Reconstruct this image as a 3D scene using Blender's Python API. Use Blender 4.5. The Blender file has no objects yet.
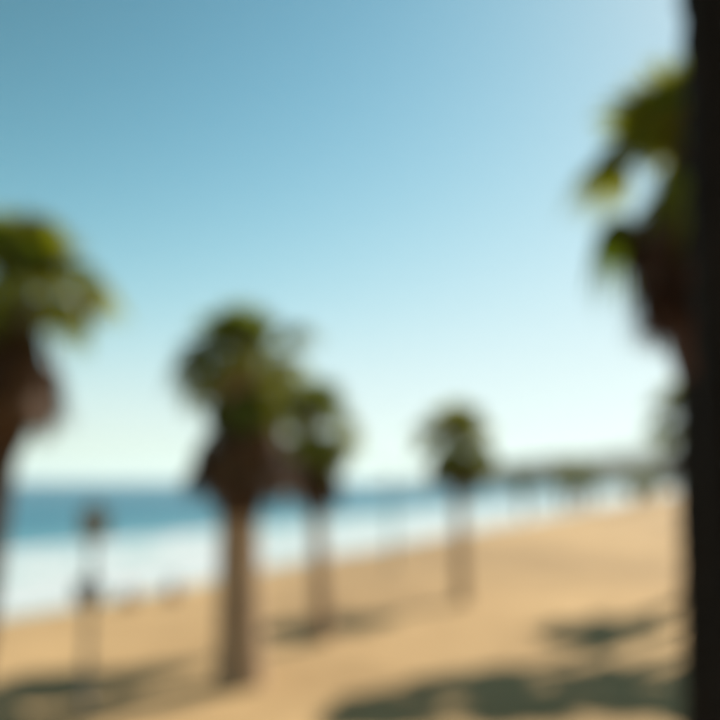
import bpy, bmesh, math, random
from mathutils import Vector, Matrix, noise

R = math.radians
scene = bpy.context.scene
col = scene.collection

# ------------------------------------------------------------------ camera
CAM_Z = 4.5
FPX = 772.0                       # focal length in pixels of a 720 px frame
PITCH = math.atan2(121.0, FPX)    # horizon sits 121 px under the centre
cam = bpy.data.cameras.new('camera')
cam.sensor_width = 36.0
cam.lens = 36.0 * FPX / 720.0
cam.clip_start = 0.05
cam.clip_end = 40000.0
cam.dof.use_dof = True            # lens focused close to the camera: everything beyond is soft
cam.dof.focus_distance = 0.5
cam.dof.aperture_fstop = 1.68
cam_o = bpy.data.objects.new('camera', cam)
cam_o.location = (0, 0, CAM_Z)
cam_o.rotation_euler = (math.pi / 2 + PITCH, 0, 0)
col.objects.link(cam_o)
scene.camera = cam_o

# ------------------------------------------------------------------ sky, sun, exposure
SUN_EL, SUN_AZ = R(40.5), R(46.0)      # azimuth from +Y towards +X: ahead and to the right
world = bpy.data.worlds.new('World')
scene.world = world
world.use_nodes = True
wn, wl = world.node_tree.nodes, world.node_tree.links
sky = wn.new('ShaderNodeTexSky')
sky.sky_type = 'NISHITA'
sky.sun_disc = False
sky.sun_elevation = SUN_EL
sky.sun_rotation = SUN_AZ
sky.altitude = 0.0
sky.air_density = 1.0
sky.dust_density = 0.36
sky.ozone_density = 1.0
# film-like response of the whole sky, per channel: out = A * x / (1 + x), x = (sky / c) ** g


def sky_math(op, a, b):
    nd = wn.new('ShaderNodeMath')
    nd.operation = op
    for k, v in enumerate((a, b)):
        if hasattr(v, 'is_output'):
            wl.new(v, nd.inputs[k])
        else:
            nd.inputs[k].default_value = v
    return nd.outputs[0]


sep = wn.new('ShaderNodeSeparateColor')
com = wn.new('ShaderNodeCombineColor')
wl.new(sky.outputs['Color'], sep.inputs['Color'])
for ch, A, c_, g_ in (('Red', 0.82, 3.2, 2.9), ('Green', 0.97, 3.3, 2.65), ('Blue', 0.99, 4.45, 3.5)):
    x = sky_math('POWER', sky_math('DIVIDE', sep.outputs[ch], c_), g_)
    y = sky_math('DIVIDE', x, sky_math('ADD', x, 1.0))
    wl.new(sky_math('MULTIPLY', y, A * 7.35), com.inputs[ch])
wl.new(com.outputs['Color'], wn['Background'].inputs['Color'])
wn['Background'].inputs['Strength'].default_value = 0.056

sun = bpy.data.lights.new('sun', 'SUN')
sun.energy = 3.8
sun.angle = R(0.53)
sun.color = (1.0, 0.93, 0.82)
sun_o = bpy.data.objects.new('sun', sun)
sdir = Vector((math.sin(SUN_AZ) * math.cos(SUN_EL), math.cos(SUN_AZ) * math.cos(SUN_EL), math.sin(SUN_EL)))
sun_o.rotation_euler = sdir.to_track_quat('Z', 'Y').to_euler()
sun_o.location = (20, 20, 40)
col.objects.link(sun_o)

vs = scene.view_settings
vs.view_transform = 'Standard'
vs.look = 'None'
vs.gamma = 1.0
vs.exposure = 1.28
scene.cycles.max_bounces = 8
scene.cycles.volume_bounces = 1
scene.cycles.transparent_max_bounces = 12

# ------------------------------------------------------------------ helpers
CP, SP = math.cos(PITCH), math.sin(PITCH)


def ray(px, py):
    x, y, z = (px - 360) / FPX, (360 - py) / FPX, 1.0
    return Vector((x, z * CP - y * SP, z * SP + y * CP))


def ground_at(px, py, z=0.0):
    d = ray(px, py)
    return Vector((0, 0, CAM_Z)) + d * ((z - CAM_Z) / d.z)


def depth_at(px, py, Y):
    d = ray(px, py)
    return Vector((0, 0, CAM_Z)) + d * (Y / d.y)


def link_mesh(name, me, mat=None, parent=None, loc=None):
    o = bpy.data.objects.new(name, me)
    if mat is not None and not me.materials:
        me.materials.append(mat)
    if loc is not None:
        o.location = loc
    o.parent = parent
    col.objects.link(o)
    return o


def mesh_from(name, verts, faces, smooth=False):
    me = bpy.data.meshes.new(name)
    me.from_pydata([tuple(v) for v in verts], [], faces)
    me.update()
    if smooth:
        me.polygons.foreach_set('use_smooth', [True] * len(me.polygons))
    return me


def empty(name, loc):
    o = bpy.data.objects.new(name, None)
    o.empty_display_size = 0.3
    o.location = loc
    col.objects.link(o)
    return o


def tag(o, label=None, cat=None, group=None, kind=None):
    if label:
        o['label'] = label
    if cat:
        o['category'] = cat
    if group:
        o['group'] = group
    if kind:
        o['kind'] = kind
    return o


def fbm(p, oct=4, lac=2.0, gain=0.5):
    a, s, v = 1.0, 0.0, Vector(p)
    for _ in range(oct):
        s += a * noise.noise(v)
        v = v * lac
        a *= gain
    return s


def smooth(a, b, x):
    t = max(0.0, min(1.0, (x - a) / (b - a)))
    return t * t * (3 - 2 * t)


class NT:
    """small wrapper to build a material's node tree"""
    def __init__(self, name):
        self.m = bpy.data.materials.new(name)
        self.m.use_nodes = True
        self.n = self.m.node_tree.nodes
        self.l = self.m.node_tree.links
        self.b = self.n['Principled BSDF']

    def add(self, t, **kw):
        nd = self.n.new(t)
        for k, v in kw.items():
            setattr(nd, k, v)
        return nd

    def link(self, a, b):
        self.l.new(a, b)

    def noise(self, scale, detail=4, rough=0.55, coord='Object', vec=None):
        nd = self.add('ShaderNodeTexNoise')
        nd.inputs['Scale'].default_value = scale
        nd.inputs['Detail'].default_value = detail
        nd.inputs['Roughness'].default_value = rough
        if vec is None:
            tc = self.add('ShaderNodeTexCoord')
            vec = tc.outputs[coord]
        self.link(vec, nd.inputs['Vector'])
        return nd.outputs['Fac']

    def ramp(self, fac, stops):
        r = self.add('ShaderNodeValToRGB')
        e = r.color_ramp.elements
        while len(e) < len(stops):
            e.new(0.5)
        for k, (p, c) in enumerate(stops):
            e[k].position = p
            e[k].color = (c[0], c[1], c[2], 1)
        self.link(fac, r.inputs['Fac'])
        return r.outputs['Color']

    def mix(self, fac, a, b, mode='MIX'):
        m = self.add('ShaderNodeMix', data_type='RGBA', blend_type=mode)
        for s, v in (('Factor', fac), ('A', a), ('B', b)):
            if hasattr(v, 'is_output'):
                self.link(v, m.inputs[s])
            elif s == 'Factor':
                m.inputs['Factor'].default_value = v
            else:
                m.inputs[s].default_value = (v[0], v[1], v[2], 1)
        return m.outputs['Result']

    def bump(self, h, strength=0.4, dist=0.02):
        b = self.add('ShaderNodeBump')
        b.inputs['Strength'].default_value = strength
        b.inputs['Distance'].default_value = dist
        self.link(h, b.inputs['Height'])
        self.link(b.outputs['Normal'], self.b.inputs['Normal'])

    def color(self, c):
        if hasattr(c, 'is_output'):
            self.link(c, self.b.inputs['Base Color'])
        else:
            self.b.inputs['Base Color'].default_value = (c[0], c[1], c[2], 1)

    def set(self, **kw):
        for k, v in kw.items():
            self.b.inputs[k.replace('_', ' ')].default_value = v


# ------------------------------------------------------------------ materials
def mat_sand():
    t = NT('sand')
    n1 = t.noise(0.3, 5)
    n2 = t.noise(1.3, 7, 0.65)
    c = t.ramp(n1, [(0.3, (0.315, 0.202, 0.094)), (0.7, (0.425, 0.280, 0.138))])
    c2 = t.ramp(n2, [(0.3, (0.78, 0.76, 0.74)), (0.7, (1, 1, 1))])
    c = t.mix(0.6, c, c2, 'MULTIPLY')
    tc = t.add('ShaderNodeTexCoord')
    mp = t.add('ShaderNodeMapping')
    mp.inputs['Location'].default_value = (8.3, 4.6, 0)
    mp.inputs['Scale'].default_value = (0.06, 0.04, 0.05)
    t.link(tc.outputs['Object'], mp.inputs['Vector'])
    c = t.mix(1.0, c, t.ramp(t.noise(1.0, 3, 0.5, vec=mp.outputs['Vector']), [(0.38, (0.76, 0.75, 0.71)), (0.62, (1.10, 1.11, 1.08))]), 'MULTIPLY')
    at = t.add('ShaderNodeAttribute', attribute_name='wet')
    c = t.mix(at.outputs['Fac'], c, (0.27, 0.195, 0.12))
    t.color(c)
    mr = t.add('ShaderNodeMapRange')
    t.link(at.outputs['Fac'], mr.inputs['Value'])
    mr.inputs['To Min'].default_value = 0.95
    mr.inputs['To Max'].default_value = 0.35
    t.link(mr.outputs['Result'], t.b.inputs['Roughness'])
    t.set(Specular_IOR_Level=0.2)
    t.bump(t.noise(9.0, 8, 0.65), 0.5, 0.03)
    return t.m


def mat_sea():
    t = NT('sea_water')
    deep = t.add('ShaderNodeAttribute', attribute_name='depth')
    foam = t.add('ShaderNodeAttribute', attribute_name='foam')
    c = t.ramp(deep.outputs['Fac'], [(0.0, (0.30, 0.39, 0.39)), (0.25, (0.12, 0.27, 0.31)),
                                     (0.6, (0.010, 0.115, 0.165)), (1.0, (0.004, 0.075, 0.13))])
    nz = t.noise(0.9, 6, 0.65)
    mr = t.add('ShaderNodeMapRange', interpolation_type='SMOOTHSTEP')
    s = t.add('ShaderNodeMath', operation='MULTIPLY_ADD')
    t.link(nz, s.inputs[0])
    s.inputs[1].default_value = 0.8
    t.link(foam.outputs['Fac'], s.inputs[2])
    t.link(s.outputs[0], mr.inputs['Value'])
    mr.inputs['From Min'].default_value = 0.78
    mr.inputs['From Max'].default_value = 1.05
    c = t.mix(mr.outputs['Result'], c, (0.43, 0.455, 0.47))
    t.color(c)
    rr = t.add('ShaderNodeMapRange')
    t.link(mr.outputs['Result'], rr.inputs['Value'])
    rr.inputs['To Min'].default_value = 0.34
    rr.inputs['To Max'].default_value = 0.9
    t.link(rr.outputs['Result'], t.b.inputs['Roughness'])
    t.set(IOR=1.33, Specular_IOR_Level=0.28)
    t.bump(t.noise(0.7, 8, 0.6), 0.6, 0.25)
    return t.m


def mat_leaf(name, cols, transl=0.35):
    t = NT(name)
    oi = t.add('ShaderNodeObjectInfo')
    c = t.ramp(oi.outputs['Random'], [(k / (len(cols) - 1), v) for k, v in enumerate(cols)])
    c2 = t.ramp(t.noise(6.0, 3), [(0.3, (0.75, 0.78, 0.7)), (0.7, (1.1, 1.08, 1.0))])
    c = t.mix(0.7, c, c2, 'MULTIPLY')
    t.color(c)
    t.set(Roughness=0.55, Specular_IOR_Level=0.2)
    tr = t.add('ShaderNodeBsdfTranslucent')
    t.link(t.mix(1.0, c, (1.2, 1.15, 0.45), 'MULTIPLY'), tr.inputs['Color'])
    mx = t.add('ShaderNodeMixShader')
    mx.inputs['Fac'].default_value = transl
    t.link(t.b.outputs[0], mx.inputs[1])
    t.link(tr.outputs[0], mx.inputs[2])
    t.link(mx.outputs[0], t.n['Material Output'].inputs['Surface'])
    return t.m


def mat_bark(name, a, b):
    t = NT(name)
    tc = t.add('ShaderNodeTexCoord')
    mp = t.add('ShaderNodeMapping')
    mp.inputs['Scale'].default_value = (9, 9, 1.6)
    t.link(tc.outputs['Object'], mp.inputs['Vector'])
    n1 = t.noise(1.0, 6, 0.6, vec=mp.outputs['Vector'])
    mp2 = t.add('ShaderNodeMapping')
    mp2.inputs['Scale'].default_value = (1.5, 1.5, 22)
    t.link(tc.outputs['Object'], mp2.inputs['Vector'])
    n2 = t.noise(1.0, 4, 0.6, vec=mp2.outputs['Vector'])
    c = t.ramp(n1, [(0.3, a), (0.7, b)])
    c = t.mix(0.6, c, t.ramp(n2, [(0.35, (0.6, 0.58, 0.55)), (0.6, (1, 1, 1))]), 'MULTIPLY')
    t.color(c)
    t.set(Roughness=0.95, Specular_IOR_Level=0.15)
    t.bump(n1, 0.7, 0.03)
    return t.m


def mat_plain(name, a, b, scale=4.0, rough=0.8, bump=0.3):
    t = NT(name)
    n1 = t.noise(scale, 5)
    t.color(t.ramp(n1, [(0.3, a), (0.7, b)]))
    t.set(Roughness=rough, Specular_IOR_Level=0.25)
    if bump:
        t.bump(t.noise(scale * 4, 5), bump, 0.01)
    return t.m


M_SAND = mat_sand()
M_SEA = mat_sea()
M_LEAF = mat_leaf('palm_leaf', [(0.095, 0.140, 0.010), (0.17, 0.195, 0.012), (0.22, 0.215, 0.014), (0.12, 0.160, 0.015)], 0.55)
M_DEAD = mat_leaf('dead_palm_leaf', [(0.060, 0.027, 0.011), (0.095, 0.044, 0.016), (0.13, 0.064, 0.026)], 0.15)
M_STEM = mat_plain('petiole', (0.10, 0.09, 0.03), (0.16, 0.13, 0.05))
M_BARK = mat_bark('palm_bark', (0.31, 0.20, 0.122), (0.50, 0.345, 0.225))
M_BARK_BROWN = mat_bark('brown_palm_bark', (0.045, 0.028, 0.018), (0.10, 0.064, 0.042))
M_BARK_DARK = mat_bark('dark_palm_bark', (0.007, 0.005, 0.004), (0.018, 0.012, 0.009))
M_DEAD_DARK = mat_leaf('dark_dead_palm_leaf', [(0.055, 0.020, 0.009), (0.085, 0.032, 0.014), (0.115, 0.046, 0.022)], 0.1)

# ------------------------------------------------------------------ beach coordinates
WATER_Z = -0.4
SH0 = ground_at(0, 605, WATER_Z)
SH_ANG = R(25.8)
TV = Vector((math.sin(SH_ANG), math.cos(SH_ANG), 0))     # along the shore, away from the camera
NV = Vector((math.cos(SH_ANG), -math.sin(SH_ANG), 0))    # inland


def shore(t, v):
    return SH0 + TV * t + NV * v


def tv_of(p):
    q = Vector((p[0], p[1], 0)) - Vector((SH0.x, SH0.y, 0))
    return q.dot(TV), q.dot(NV)


def sand_profile(v):
    if v > 14:
        return 0.0
    if v > 0:
        return WATER_Z * (1 - smooth(0, 14, v)) if v < 14 else 0
    return WATER_Z + v * 0.045


def sand_z(x, y):
    t, v = tv_of((x, y))
    z = sand_profile(v)
    k = smooth(3, 14, v)
    d = math.hypot(x, y)
    near = 1 - smooth(60, 160, d)
    z += k * 0.10 * fbm((x * 0.12, y * 0.12, 1.3), 3)
    z += k * near * 0.07 * fbm((x * 0.9, y * 0.9, 7.7), 3)
    return z


def axis(vals):
    out = []
    for a, b, s in vals:
        n = max(1, int(round((b - a) / s)))
        out += [a + (b - a) * i / n for i in range(n)]
    out.append(vals[-1][1])
    return out


# ------------------------------------------------------------------ ground: the sand sheet
ts = axis([(-400, -60, 40), (-60, -36, 3), (-36, 46, 0.4), (46, 140, 2.5), (140, 400, 10), (400, 2400, 100)])
vsx = axis([(-80, -10, 10), (-10, -1, 1.5), (-1, 42, 0.4), (42, 90, 4), (90, 300, 20), (300, 2600, 230)])
verts, wet = [], []
for t in ts:
    for v in vsx:
        p = shore(t, v)
        z = sand_z(p.x, p.y)
        verts.append((p.x, p.y, z))
        w = 1 - smooth(2.0, 4.2, v + 1.2 * noise.noise(Vector((t * 0.08, 3.1, 0))))
        wet.append(w)
nv = len(vsx)
faces = [(i * nv + j, i * nv + j + 1, (i + 1) * nv + j + 1, (i + 1) * nv + j)
         for i in range(len(ts) - 1) for j in range(nv - 1)]
me = mesh_from('sand_beach', verts, [f[::-1] for f in faces], True)
at = me.attributes.new('wet', 'FLOAT', 'POINT')
at.data.foreach_set('value', wet)
beach = link_mesh('sand_beach', me, M_SAND)
tag(beach, 'pale golden sand of the beach running along the surf', 'beach', kind='structure')

# ------------------------------------------------------------------ sea with swell and breaking rows
rows = [(1.0, 0.10, 1.2), (4.2, 0.28, 1.1), (8.0, 0.42, 1.3), (12.2, 0.50, 1.4), (16.0, 0.45, 1.5)]   # offshore distance, height, width


def sea_point(t, s):
    """s = distance off the shore line"""
    edge = 0.9 * noise.noise(Vector((t * 0.07, 0.3, 0))) + 0.4 * noise.noise(Vector((t * 0.25, 5.3, 0)))
    near = 1 - smooth(150, 400, abs(t))
    z, f = 0.0, 0.0
    for k, (s0, h, w) in enumerate(rows):
        wob = 1.4 * noise.noise(Vector((t * 0.035, k * 9.1, 2.0)))
        x = (s - s0 - wob) / w
        amp = 0.65 + 0.6 * noise.noise(Vector((t * 0.05, k * 4.7, 8.0)))
        prof = math.exp(-x * x * (2.2 if x < 0 else 0.8))
        z += h * amp * prof
        f = max(f, amp * prof * 0.75)
        # foam left on the shoreward side of each broken row
        f = max(f, 0.78 * math.exp(-max(0, -x) * 0.16) * (1 if x < 0.6 else 0) * (0.7 + 0.5 * noise.noise(Vector((t * 0.2, s * 0.5, k)))))
    f *= 1 - smooth(17.0, 19.5, s)
    # open water: short whitecaps are rare, swell is low
    far = smooth(16, 34, s)
    z += far * (0.16 * math.sin(s * 0.42 + 1.3 * noise.noise(Vector((t * 0.02, s * 0.02, 4)))) + 0.08 * fbm((t * 0.15, s * 0.3, 2), 3)) * (1 - smooth(150, 500, s))
    return z, min(1, max(0, f)), edge


ts = axis([(-400, -80, 40), (-80, -30, 2.0), (-30, 60, 0.6), (60, 160, 1.6), (160, 420, 8), (420, 2600, 90), (2600, 9000, 800)])
ss = axis([(-3, 18, 0.45), (18, 60, 1.2), (60, 160, 5), (160, 600, 40), (600, 12000, 1200)])
verts, fo, de = [], [], []
for t in ts:
    for s in ss:
        z, f, e = sea_point(t, s)
        if s < 1.5:
            z *= smooth(-1, 1.5, s)
            f = max(f, 0.75 * smooth(-3, -0.5, s))
        p = shore(t, -s + e * (1 - smooth(3, 10, s)))
        lift = 0.045 * smooth(-3, 0, -s) if s < 0 else 0.0
        verts.append((p.x, p.y, WATER_Z + z + 0.012 + lift))
        fo.append(f)
        de.append(smooth(4, 46, s) * 0.75 + 0.25 * smooth(30, 300, s))
nv = len(ss)
faces = [(i * nv + j, i * nv + j + 1, (i + 1) * nv + j + 1, (i + 1) * nv + j)
         for i in range(len(ts) - 1) for j in range(nv - 1)]
me = mesh_from('sea', verts, faces, True)
me.attributes.new('foam', 'FLOAT', 'POINT').data.foreach_set('value', fo)
me.attributes.new('depth', 'FLOAT', 'POINT').data.foreach_set('value', de)
sea = link_mesh('sea', me, M_SEA)
tag(sea, 'teal blue sea with white rows of surf breaking on the sand', 'sea', kind='structure')

# ------------------------------------------------------------------ far land
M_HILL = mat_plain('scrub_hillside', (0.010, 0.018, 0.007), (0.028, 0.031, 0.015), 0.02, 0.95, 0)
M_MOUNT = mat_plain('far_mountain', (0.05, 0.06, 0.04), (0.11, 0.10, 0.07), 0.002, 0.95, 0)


def ridge(name, pts, width, mat, label, seed, rough):
    """pts: (px, Y, top_py) crest points, built as a rounded landmass with a real footprint"""
    crest = [(depth_at(px, py, Y)) for px, Y, py in pts]
    n_l, n_w = 90, 26
    V, F = [], []
    for i in range(n_l + 1):
        u = i / n_l * (len(crest) - 1)
        k = min(int(u), len(crest) - 2)
        c = crest[k].lerp(crest[k + 1], smooth(0, 1, u - k))
        tan = (crest[k + 1] - crest[k]).normalized()
        side = Vector((tan.y, -tan.x, 0)).normalized()
        endf = min(1, min(i, n_l - i) / 4)
        for j in range(n_w + 1):
            s = j / n_w * 2 - 1
            w = (1 - abs(s)) ** 0.75
            base = c + side * (s * width)
            hgt = c.z * w * endf
            q = Vector((base.x, base.y, 0))
            hgt += w * rough * c.z * (fbm((q.x * 6 / width, q.y * 6 / width, seed), 5) + 0.2 * fbm((q.x * 30 / width, q.y * 30 / width, seed), 3)) * endf
            V.append((base.x, base.y, max(-2.0, hgt) if 0 < j < n_w else -2.5))
    m = n_w + 1
    for i in range(n_l):
        for j in range(n_w):
            F.append((i * m + j, i * m + j + 1, (i + 1) * m + j + 1, (i + 1) * m + j))
    o = link_mesh(name, mesh_from(name, V, F, True), mat)
    tag(o, label, 'hill', kind='structure')
    return o


ridge('headland', [(466, 800, 484), (500, 820, 464), (560, 840, 457), (610, 860, 454), (660, 860, 452), (720, 830, 451), (860, 760, 446)],
      130, M_HILL, 'low scrub covered headland across the bay on the right', 3.0, 0.22)
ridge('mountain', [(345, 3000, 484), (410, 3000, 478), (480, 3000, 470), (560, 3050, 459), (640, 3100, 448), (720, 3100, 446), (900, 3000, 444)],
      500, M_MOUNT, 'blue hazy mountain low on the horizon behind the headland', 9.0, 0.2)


# ------------------------------------------------------------------ palm leaves (shared meshes)
def fan_leaf(seed, petiole, blade, spread, droop, nseg, fold, tipdrop):
    """costapalmate fan leaf growing along +X, upper side +Z; segments are separate folded strips"""
    rnd = random.Random(seed)
    V, F = [], []
    # petiole: three sided, bending down
    P = 5
    ring = []
    for i in range(P):
        u = i / (P - 1)
        c = Vector((petiole * u, 0, -droop * 0.25 * petiole * u * u))
        w = 0.035 * (1 - 0.55 * u)
        base = len(V)
        V += [c + Vector((0, w, 0)), c + Vector((0, -w, 0)), c + Vector((0, 0, -w * 1.2))]
        ring.append(base)
    for i in range(P - 1):
        a, b = ring[i], ring[i + 1]
        for k in range(3):
            k2 = (k + 1) % 3
            F.append((a + k, a + k2, b + k2, b + k))
    h = Vector((petiole, 0, -droop * 0.25 * petiole))
    for k in range(nseg):
        s = k / (nseg - 1) * 2 - 1
        ang = s * spread
        L = blade * (1 - 0.38 * abs(s) ** 1.6) * rnd.uniform(0.9, 1.06)
        d = Vector((math.cos(ang), math.sin(ang), 0))
        q = Vector((-math.sin(ang), math.cos(ang), 0))
        up = fold * abs(math.sin(ang))
        tw = rnd.uniform(-0.25, 0.25)
        wmax = L * spread * 0.95 / nseg
        td = tipdrop * rnd.uniform(0.7, 1.3)
        prev = None
        for (u, w) in ((0.02, 0.25), (0.38, 1.0), (0.66, 0.62), (1.0, 0.03)):
            z = L * (up * u * (1 - 0.5 * u) - droop * 0.55 * u * u - td * max(0, u - 0.45) ** 1.5)
            c = h + d * (L * u * (1 - 0.18 * droop * u - 0.12 * td * u)) + Vector((0, 0, z))
            hw = wmax * w
            l = c + q * hw + Vector((0, 0, hw * (0.45 + tw)))
            r = c - q * hw + Vector((0, 0, hw * (-0.45 + tw)))
            idx = len(V)
            V += [l, r]
            if prev is not None:
                F.append((prev, prev + 1, idx + 1, idx))
            prev = idx
    me = mesh_from('frond', V, F)
    return me


GREEN = [fan_leaf(10 + k, pe, bl_, R(105), dr, 20, fo_, td) for k, (pe, bl_, dr, fo_, td) in
         enumerate([(0.34, 0.92, 0.12, 0.35, 0.35), (0.46, 0.92, 0.25, 0.30, 0.6), (0.66, 0.88, 0.4, 0.22, 0.9),
                    (0.92, 0.84, 0.6, 0.15, 1.2), (0.98, 0.86, 0.85, 0.1, 1.5)])]
DEAD = [fan_leaf(40 + k, 0.5, 0.95, R(sp), dr, 12, 0.1, td) for k, (sp, dr, td) in
        enumerate([(38, 0.3, 0.3), (28, 0.45, 0.5), (50, 0.2, 0.4), (20, 0.5, 0.6)])]
for m_ in GREEN:
    m_.materials.append(M_LEAF)
DEAD_DARK = []
for m_ in DEAD:
    c_ = m_.copy()
    c_.materials.append(M_DEAD_DARK)
    DEAD_DARK.append(c_)
    m_.materials.append(M_DEAD)


def trunk_mesh(path, radii, seed, nring=70, nseg=22):
    """path: list of local points, radii at each; ring scars and fissures are real relief"""
    rnd = random.Random(seed)
    V, F = [], []
    n = len(path) - 1
    for i in range(nring + 1):
        u = i / nring * n
        k = min(int(u), n - 1)
        f = u - k
        c = path[k].lerp(path[k + 1], f)
        r = radii[k] + (radii[k + 1] - radii[k]) * f
        scar = 1 + (0.045 if i % 2 == 0 else -0.025) + rnd.uniform(-0.015, 0.015)
        for j in range(nseg):
            a = 2 * math.pi * j / nseg
            fz = 1 + 0.05 * noise.noise(Vector((math.cos(a) * 3, math.sin(a) * 3, c.z * 0.6 + seed)))
            rr = r * scar * fz
            V.append(c + Vector((math.cos(a) * rr, math.sin(a) * rr, 0)))
    for i in range(nring):
        for j in range(nseg):
            j2 = (j + 1) % nseg
            F.append((i * nseg + j, i * nseg + j2, (i + 1) * nseg + j2, (i + 1) * nseg + j))
    F.append(tuple(range(nseg))[::-1])
    F.append(tuple(nring * nseg + j for j in range(nseg)))
    return mesh_from('trunk', V, F, True)


def leaf_matrix(az, elev, roll=0.0):
    return (Matrix.Rotation(az, 4, 'Z') @ Matrix.Rotation(-elev, 4, 'Y') @ Matrix.Rotation(roll, 4, 'X'))


def palm(base, heart, label, seed, r_base=0.40, r_top=0.27, scale=1.0, n_green=44, n_dead=64,
         skirt=(2.95, 1.25), skirt_tilt=44, dark=False, up=1.0, low=-34, gexp=1.7, dead_scale=1.0, thatch=0.13, bark=None, bow=(0, 0), group='fan palms on the beach'):
    """base: world point on the sand; heart: world point from which the green leaves spring.
    skirt: how far below the heart the dead leaves are rooted (lowest, highest)"""
    rnd = random.Random(seed)
    root = empty('fan_palm', base)
    tag(root, label, 'palm tree', group)
    H = heart - base
    path, rad = [], []
    N = 12
    for i in range(N + 1):
        u = i / N
        p = H * u + Vector((bow[0], bow[1], 0)) * (4 * u * (1 - u))
        if i == 0:
            p = p + Vector((0, 0, -0.25))
        path.append(p)
        flare = 0.22 * math.exp(-u * 14)
        rad.append(r_base * (1 + flare) + (r_top - r_base) * u)
    link_mesh('trunk', trunk_mesh(path, rad, seed), bark or (M_BARK_DARK if dark else M_BARK), root)

    def on_trunk(dz):
        u = max(0, 1 - dz / H.z)
        return H * u + Vector((bow[0], bow[1], 0)) * (4 * u * (1 - u)), r_base + (r_top - r_base) * u

    # crown: a short leafy heart that carries the living fronds
    hv, hf = [], []
    for k in range(9):
        a = k * 2.4
        l = 0.55 * scale
        d = Vector((math.cos(a) * 0.22, math.sin(a) * 0.22, 1)).normalized() * l
        q = Vector((-math.sin(a), math.cos(a), 0)) * 0.06
        b = len(hv)
        s0 = Vector((math.cos(a), math.sin(a), 0)) * r_top * 0.6
        hv += [s0 + q, s0 - q, s0 + d * 0.7 - q * 0.8, s0 + d * 0.7 + q * 0.8, s0 + d]
        hf += [(b, b + 1, b + 2, b + 3), (b + 3, b + 2, b + 4)]
    crown = link_mesh('crown', mesh_from('crown', hv, hf), M_LEAF, root, H)
    for k in range(n_green):
        u = (k + 0.5) / n_green                       # 0 youngest (upright) .. 1 oldest (hanging)
        az = k * 2.39996 + rnd.uniform(-0.25, 0.25)
        elev = R(80 - (80 - low) * u ** gexp + rnd.uniform(-9, 9))
        if u < 0.25:
            m_ = GREEN[0]
        elif u < 0.5:
            m_ = GREEN[rnd.choice((0, 1))]
        elif u < 0.75:
            m_ = GREEN[rnd.choice((1, 2, 3))]
        else:
            m_ = GREEN[rnd.choice((3, 4))]
        f = link_mesh('frond', m_, None, crown)
        sc = scale * rnd.uniform(0.88, 1.08) * (1.0 if u > 0.3 else 0.9 * up)
        f.matrix_local = (Matrix.Translation((0, 0, 0.12 * scale * (0.5 - u))) @ leaf_matrix(az, elev, rnd.uniform(-0.35, 0.35))
                          @ Matrix.Scale(sc, 4))
    # skirt of dead leaves hanging round the trunk
    top, _ = on_trunk(skirt[1])
    sk = []
    sv, sf = [], []
    lo, hi = skirt
    for i in range(9):                                # matted thatch under the hanging leaves
        dz = hi + (lo + 0.25 - hi) * i / 8
        c, r = on_trunk(dz)
        bulge = r * 1.04 + thatch * scale * math.sin(math.pi * min(1, (i + 0.3) / 8.3)) ** 0.8
        for j in range(16):
            a = j * math.pi / 8
            rr = bulge * (1 + 0.16 * noise.noise(Vector((math.cos(a) * 2, math.sin(a) * 2, dz * 2 + seed))))
            sv.append(c - H + Vector((math.cos(a) * rr, math.sin(a) * rr, 0)))
    for i in range(8):
        for j in range(16):
            j2 = (j + 1) % 16
            sf.append((i * 16 + j, (i + 1) * 16 + j, (i + 1) * 16 + j2, i * 16 + j2))
    skirt_o = link_mesh('dead_leaf_skirt', mesh_from('dead_leaf_skirt', sv, sf, True), M_DEAD_DARK if dark else M_DEAD, root, H)
    for k in range(n_dead):
        u = (k + rnd.random()) / n_dead
        dz = hi - 0.2 + (lo - 1.05 * scale - hi + 0.2) * u
        c, r = on_trunk(max(0, dz))
        az = k * 2.39996 + rnd.uniform(-0.3, 0.3)
        elev = R(-90 + skirt_tilt * (0.75 + 0.45 * u) + rnd.uniform(-10, 10))
        m_ = (DEAD_DARK if dark else DEAD)[rnd.randrange(4)]
        f = link_mesh('dead_frond', m_, None, skirt_o)
        f.matrix_local = (Matrix.Translation(c - H + Vector((math.cos(az), math.sin(az), 0)) * r * 0.95)
                          @ leaf_matrix(az, elev, rnd.uniform(-0.4, 0.4)) @ Matrix.Scale(dead_scale * scale * rnd.uniform(0.8, 1.05), 4))
    return root


def ground_pt(px, py):
    p = ground_at(px, py, 0)
    p.z = sand_z(p.x, p.y)
    return p


# palm in the centre left, the tallest one that stands whole in view
b = ground_pt(240, 683)
palm(b, depth_at(242, 356, b.y), 'tallest whole fan palm, thick brown trunk rising before the surf left of centre', 1,
     r_base=0.50, r_top=0.42, scale=1.16, n_green=62, n_dead=96, skirt=(3.55, 1.3), skirt_tilt=42, thatch=0.17, dead_scale=1.05, low=-46, bow=(-0.05, 0))
b2 = ground_pt(323, 642)
palm(b2, depth_at(312, 419, b2.y + 0.2), 'slimmer yellow green fan palm just right of the thick trunked palm', 2,
     r_base=0.25, r_top=0.17, scale=1.14, n_green=54, n_dead=52, low=-42, skirt=(2.6, 0.85), skirt_tilt=34)
b3 = ground_pt(462, 602)
palm(b3, depth_at(457, 436, b3.y), 'fan palm right of the middle with the bay and headland behind it', 3,
     r_base=0.25, r_top=0.18, scale=1.22, n_green=54, low=-48, skirt=(2.1, 0.6), skirt_tilt=44)
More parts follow.
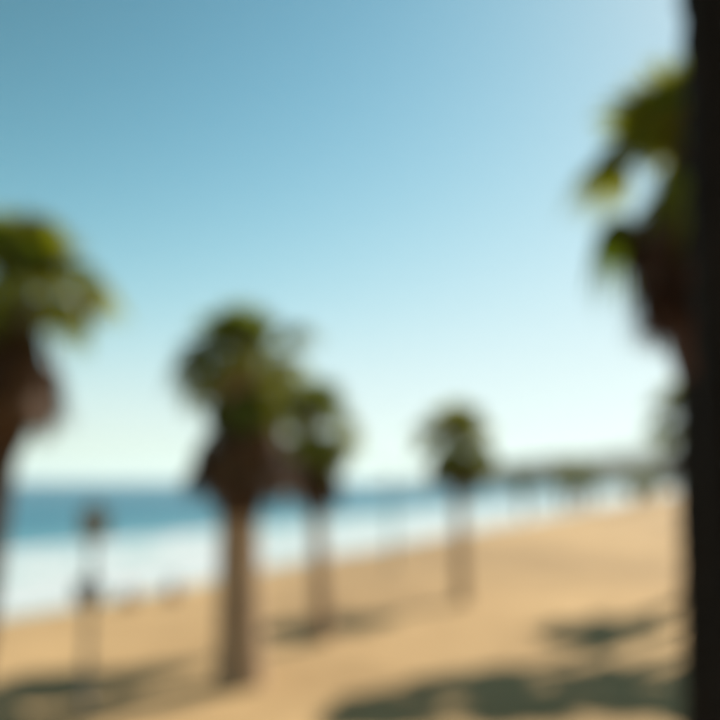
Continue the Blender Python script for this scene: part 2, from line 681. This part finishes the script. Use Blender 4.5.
# left edge palm
pl = depth_at(20, 280, 13.3)
bl = Vector((depth_at(-52, 745, 13.3).x, 13.3, 0))
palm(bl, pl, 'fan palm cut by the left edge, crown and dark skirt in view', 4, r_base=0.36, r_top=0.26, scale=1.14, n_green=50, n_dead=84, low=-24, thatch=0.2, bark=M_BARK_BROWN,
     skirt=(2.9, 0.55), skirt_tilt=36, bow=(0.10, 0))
# right edge palm
pr = depth_at(698, 156, 9.2)
br = Vector((depth_at(728, 860, 9.2).x, 9.2, 0))
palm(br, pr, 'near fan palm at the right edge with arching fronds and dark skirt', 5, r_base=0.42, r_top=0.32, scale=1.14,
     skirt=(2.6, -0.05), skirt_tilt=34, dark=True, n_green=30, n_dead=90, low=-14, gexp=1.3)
# palm half hidden behind it
b6 = ground_pt(691, 602)
palm(b6, depth_at(693, 408, b6.y), 'distant fan palm half hidden behind the near trunk on the right', 6, scale=1.2, n_green=44, n_dead=40)
# the black trunk that fills the right edge
bn = Vector((depth_at(743, 500, 5.0).x + 0.02, 5.0, 0))
tn = Vector((depth_at(755, 0, 5.0).x - 0.06, 5.1, 11.2))
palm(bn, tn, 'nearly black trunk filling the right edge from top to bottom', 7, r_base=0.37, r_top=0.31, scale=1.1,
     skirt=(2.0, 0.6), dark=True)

# palms just outside the frame whose shade lies across the sand at the bottom right
SH = Vector((sdir.x, sdir.y, 0)).normalized()


def shade_palm(sx, sy, L, label, seed, scale=1.1):
    h = L * math.tan(SUN_EL)
    p = Vector((sx, sy, 0)) + SH * L
    p.z = sand_z(p.x, p.y)
    palm(p, Vector((p.x, p.y, h)), label, seed, r_base=0.34, r_top=0.22, scale=scale, skirt=(3.2, 0.8), n_green=38, n_dead=34)


shade_palm(1.0, 16.6, 17.2, 'very tall palm right of the frame, shading the dark patch\'s left end', 21, 1.25)
shade_palm(3.7, 17.0, 11.2, 'tall palm right of the frame, shading the dark patch\'s middle', 22, 1.2)
shade_palm(6.3, 17.2, 8.4, 'short palm right of the frame, shading the dark patch\'s right end', 23, 1.2)



# ------------------------------------------------------------------ far palms: crowns are a few pixels, one mesh per part
def far_palm(px, py_base, py_heart, label, seed, scale=1.0):
    base = ground_pt(px, py_base)
    heart = depth_at(px + random.Random(seed).uniform(-2, 2), py_heart, base.y)
    rnd = random.Random(seed)
    root = empty('fan_palm', base)
    tag(root, label, 'palm tree', 'small far palms along the beach')
    H = heart - base
    link_mesh('trunk', trunk_mesh([Vector((0, 0, -0.3)), H * 0.5 + Vector((0.1, 0, 0)), H], [0.36 * scale, 0.28 * scale, 0.24 * scale], seed, 16, 10), M_BARK, root)

    def joined(name, srcs, mats, mat):
        V, F = [], []
        for m_, mx in zip(srcs, mats):
            o_ = len(V)
            V += [mx @ v.co for v in m_.vertices]
            F += [tuple(o_ + i for i in p.vertices) for p in m_.polygons]
        link_mesh(name, mesh_from(name, V, F), mat, root, H)
    ms, xs = [], []
    for k in range(34):
        u = (k + 0.5) / 34
        ms.append(GREEN[min(4, int(u * 5))])
        xs.append(leaf_matrix(k * 2.39996, R(78 - 118 * u + rnd.uniform(-9, 9)), rnd.uniform(-.3, .3)) @ Matrix.Scale(scale * rnd.uniform(0.9, 1.1), 4))
    joined('crown', ms, xs, M_LEAF)
    ms, xs = [], []
    for k in range(24):
        u = k / 24
        ms.append(DEAD[rnd.randrange(4)])
        az = k * 2.39996
        xs.append(Matrix.Translation((math.cos(az) * .2, math.sin(az) * .2, -0.3 - 1.2 * u)) @ leaf_matrix(az, R(-62 + rnd.uniform(-8, 8))) @ Matrix.Scale(scale, 4))
    joined('dead_leaf_skirt', ms, xs, M_DEAD)


far_palm(524, 516, 478, 'small far palm alone at the water, right of the middle palm', 31, 1.0)
far_palm(564, 507, 474, 'leftmost palm of the small far clump before the headland', 32, 1.6)
far_palm(576, 506, 472, 'tallest middle palm of the small far clump before the headland', 33, 1.7)
far_palm(589, 505, 476, 'rightmost palm of the small far clump before the headland', 34, 1.6)
far_palm(636, 506, 482, 'low far palm at the back of the beach near the right trunk', 35, 1.5)
far_palm(653, 505, 480, 'farthest small palm beside the right trunk', 36, 1.6)


# ------------------------------------------------------------------ sign post on the left
def box_into(bm, c, s, bev=0.0):
    r = bmesh.ops.create_cube(bm, size=1.0)
    bmesh.ops.scale(bm, vec=s, verts=r['verts'])
    bmesh.ops.translate(bm, vec=c, verts=r['verts'])
    if bev:
        es = list({e for v in r['verts'] for e in v.link_edges})
        bmesh.ops.bevel(bm, geom=es, offset=bev, segments=2, affect='EDGES')


def cyl_into(bm, a, b, r1, r2, n=16):
    a, b = Vector(a), Vector(b)
    d = b - a
    r = bmesh.ops.create_cone(bm, cap_ends=True, segments=n, radius1=r1, radius2=r2, depth=d.length)
    q = Vector((0, 0, 1)).rotation_difference(d.normalized()).to_matrix().to_4x4()
    bmesh.ops.transform(bm, matrix=Matrix.Translation((a + b) / 2) @ q, verts=r['verts'])


def bm_obj(name, bm, mat, parent=None, loc=None):
    me = bpy.data.meshes.new(name)
    bm.to_mesh(me)
    bm.free()
    return link_mesh(name, me, mat, parent, loc)


M_STEEL = mat_plain('weathered_steel', (0.13, 0.13, 0.125), (0.20, 0.20, 0.19), 8, 0.55, 0.15)
M_BOARD = mat_plain('brown_board', (0.22, 0.19, 0.15), (0.30, 0.26, 0.21), 6, 0.8)
M_GREYBOX = mat_plain('grey_panel', (0.15, 0.15, 0.16), (0.21, 0.21, 0.22), 6, 0.7)
M_CONC = mat_plain('concrete', (0.20, 0.17, 0.13), (0.28, 0.24, 0.19), 6, 0.9)

p = ground_pt(84, 706)
post = empty('sign_post', p)
post.rotation_euler.z = R(12)
tag(post, 'thin tall post on the left carrying a brown board and a lower grey panel', 'sign post')
top = depth_at(90, 505, p.y).z - p.z
bm = bmesh.new()
cyl_into(bm, (0, 0, -0.3), (0.0, 0, top + 0.05), 0.075, 0.06)
bm_obj('pole', bm, M_STEEL, post)
bm = bmesh.new()
cyl_into(bm, (0, 0, -0.2), (0, 0, 0.07), 0.15, 0.13, 20)
bm_obj('footing', bm, M_CONC, post)
bm = bmesh.new()
cyl_into(bm, (0, 0, top + 0.05), (0, 0, top + 0.11), 0.075, 0.03)
bm_obj('cap', bm, M_STEEL, post)
zb = depth_at(90, 523, p.y).z - p.z
bm = bmesh.new()
box_into(bm, (0.03, -0.10, zb), (0.56, 0.035, 0.66), 0.012)
bd = bm_obj('upper_board', bm, M_BOARD, post)
for dz in (-0.2, 0.2):
    bm = bmesh.new()
    box_into(bm, (0, 0, zb + dz), (0.20, 0.165, 0.05), 0.006)
    bm_obj('bracket', bm, M_STEEL, bd)
zb = depth_at(84, 592, p.y).z - p.z
bm = bmesh.new()
box_into(bm, (-0.02, -0.112, zb), (0.54, 0.06, 0.48), 0.015)
bd = bm_obj('lower_panel', bm, M_GREYBOX, post)
for dz in (-0.15, 0.15):
    bm = bmesh.new()
    box_into(bm, (0, 0, zb + dz), (0.20, 0.165, 0.05), 0.006)
    bm_obj('bracket', bm, M_STEEL, bd)

# thin lamp post between the palms
p = ground_pt(392, 566)
lamp = empty('lamp_post', p)
tag(lamp, 'very thin faint lamp post standing between the two middle palms', 'lamp post')
h = depth_at(392, 470, p.y).z - p.z
bm = bmesh.new()
cyl_into(bm, (0, 0, -0.3), (0, 0, h), 0.10, 0.06)
bm_obj('pole', bm, M_STEEL, lamp)
bm = bmesh.new()
cyl_into(bm, (0, 0, -0.2), (0, 0, 0.5), 0.17, 0.13, 18)
bm_obj('base_collar', bm, M_STEEL, lamp)
bm = bmesh.new()
for a, b_ in (((0, 0, h - 0.1), (-0.3, 0, h + 0.18)), ((-0.3, 0, h + 0.18), (-0.75, 0, h + 0.24))):
    cyl_into(bm, a, b_, 0.04, 0.035)
arm = bm_obj('arm', bm, M_STEEL, lamp)
bm = bmesh.new()
box_into(bm, (-0.95, 0, h + 0.235), (0.55, 0.24, 0.11), 0.04)
bm_obj('lamp_head', bm, M_STEEL, arm)


# ------------------------------------------------------------------ two people sitting at the water's edge
def mat_cloth(name, a):
    return mat_plain(name, a, tuple(min(1, x * 1.25) for x in a), 14, 0.9, 0.25)


M_SKIN = NT('skin')
M_SKIN.color((0.36, 0.20, 0.13))
M_SKIN.set(Roughness=0.5)
M_SKIN = M_SKIN.m
M_HAIR = mat_plain('hair', (0.02, 0.013, 0.01), (0.045, 0.03, 0.02), 40, 0.6)


def skin_mesh(name, pts, edges, radii, parent, mat, rootv=0, lev=2):
    me = bpy.data.meshes.new(name)
    me.from_pydata(pts, edges, [])
    o = bpy.data.objects.new(name, me)
    col.objects.link(o)
    sk = o.modifiers.new('skin', 'SKIN')
    for k, r in enumerate(radii):
        sv = me.skin_vertices[0].data[k]
        sv.radius = r if isinstance(r, tuple) else (r, r)
        sv.use_root = (k == rootv)
    ss = o.modifiers.new('sub', 'SUBSURF')
    ss.levels = ss.render_levels = lev
    dg = bpy.context.evaluated_depsgraph_get()
    ev = o.evaluated_get(dg)
    m2 = bpy.data.meshes.new_from_object(ev)
    bpy.data.objects.remove(o)
    bpy.data.meshes.remove(me)
    m2.polygons.foreach_set('use_smooth', [True] * len(m2.polygons))
    m2.materials.clear()
    return link_mesh(name, m2, mat, parent)


def seated_person(loc, rz, label, shirt, shorts, lean=0.0):
    """sits on the sand, knees drawn up, arms round the shins; faces local +Y"""
    root = empty('person', loc)
    root.rotation_euler.z = rz
    tag(root, label, 'person', "people at the water's edge")
    P = [(0, 0, 0.12), (0, -0.03, 0.34), (0, 0.02 + lean, 0.55), (0, 0.05 + lean, 0.63), (0, 0.07 + lean, 0.73), (0, 0.09 + lean, 0.83),
         (-0.10, 0.03, 0.12), (-0.13, 0.36, 0.47), (-0.13, 0.50, 0.07), (-0.13, 0.68, 0.04),
         (0.10, 0.03, 0.12), (0.13, 0.36, 0.46), (0.13, 0.50, 0.07), (0.13, 0.68, 0.04),
         (-0.17, 0.02 + lean, 0.55), (-0.24, 0.22, 0.40), (-0.08, 0.46, 0.35),
         (0.17, 0.02 + lean, 0.55), (0.24, 0.22, 0.41), (0.08, 0.47, 0.36)]
    E = [(0, 1), (1, 2), (2, 3), (3, 4), (4, 5), (0, 6), (6, 7), (7, 8), (8, 9), (0, 10), (10, 11), (11, 12), (12, 13),
         (2, 14), (14, 15), (15, 16), (2, 17), (17, 18), (18, 19)]
    Rr = [(0.15, 0.11), (0.13, 0.10), (0.12, 0.09), 0.052, 0.075, 0.08,
          0.085, 0.062, 0.042, 0.032, 0.085, 0.062, 0.042, 0.032,
          0.058, 0.042, 0.03, 0.058, 0.042, 0.03]
    body = skin_mesh('body', P, E, Rr, root, M_SKIN)
    # shirt: slightly larger shell round the torso and upper arms
    Ps = [(0, -0.01, 0.15), (0, -0.03, 0.34), (0, 0.02 + lean, 0.56), (-0.17, 0.02 + lean, 0.55), (-0.215, 0.14, 0.46), (0.17, 0.02 + lean, 0.55), (0.215, 0.14, 0.46)]
    skin_mesh('shirt', Ps, [(0, 1), (1, 2), (2, 3), (3, 4), (2, 5), (5, 6)], [(0.16, 0.125), (0.148, 0.118), (0.138, 0.106), 0.072, 0.06, 0.072, 0.06], root, shirt)
    Pq = [(0, 0, 0.10), (-0.10, 0.03, 0.13), (-0.122, 0.25, 0.35), (0.10, 0.03, 0.13), (0.122, 0.25, 0.345)]
    skin_mesh('shorts', Pq, [(0, 1), (1, 2), (0, 3), (3, 4)], [(0.155, 0.125), 0.10, 0.088, 0.10, 0.088], root, shorts)
    # head details: hair, nose, ears, eyes
    hc = Vector((0, 0.085 + lean, 0.79))
    bm = bmesh.new()
    r = bmesh.ops.create_uvsphere(bm, u_segments=16, v_segments=10, radius=0.1)
    bmesh.ops.scale(bm, vec=(0.92, 1.1, 1.05), verts=bm.verts)
    bmesh.ops.delete(bm, geom=[v for v in bm.verts if v.co.y > 0.045 and v.co.z < 0.045 or v.co.z < -0.07], context='VERTS')
    bmesh.ops.translate(bm, vec=hc + Vector((0, -0.012, 0.022)), verts=bm.verts)
    hair = bm_obj('hair', bm, M_HAIR, root)
    hair.data.polygons.foreach_set('use_smooth', [True] * len(hair.data.polygons))
    return root


pA = ground_pt(174, 593)
pB = ground_pt(132, 598)
seated_person(pA, R(62), "right hand one of two people seated low at the water's edge", mat_cloth('maroon_shirt', (0.12, 0.05, 0.06)), mat_cloth('navy_shorts', (0.03, 0.035, 0.06)))
seated_person(pB, R(66), "left hand one of two people seated low at the water's edge", mat_cloth('grey_shirt', (0.16, 0.15, 0.17)), mat_cloth('black_shorts', (0.03, 0.03, 0.03)), 0.03)

# ------------------------------------------------------------------ sea air
HAZE = True
if HAZE:
    hz = NT('sea_haze')
    hz.n.remove(hz.b)
    pv = hz.add('ShaderNodeVolumePrincipled')
    pv.inputs['Color'].default_value = (0.84, 0.95, 0.94, 1)
    pv.inputs['Density'].default_value = 0.00016
    pv.inputs['Anisotropy'].default_value = 0.2
    hz.link(pv.outputs[0], hz.n['Material Output'].inputs['Volume'])
    bm = bmesh.new()
    box_into(bm, (0, 5500, 98), (30000, 19000, 220))
    bm_obj('haze', bm, hz.m)
    tag(bpy.data.objects['haze'], 'thin pale sea haze over the water and the far shore', 'haze', kind='stuff')
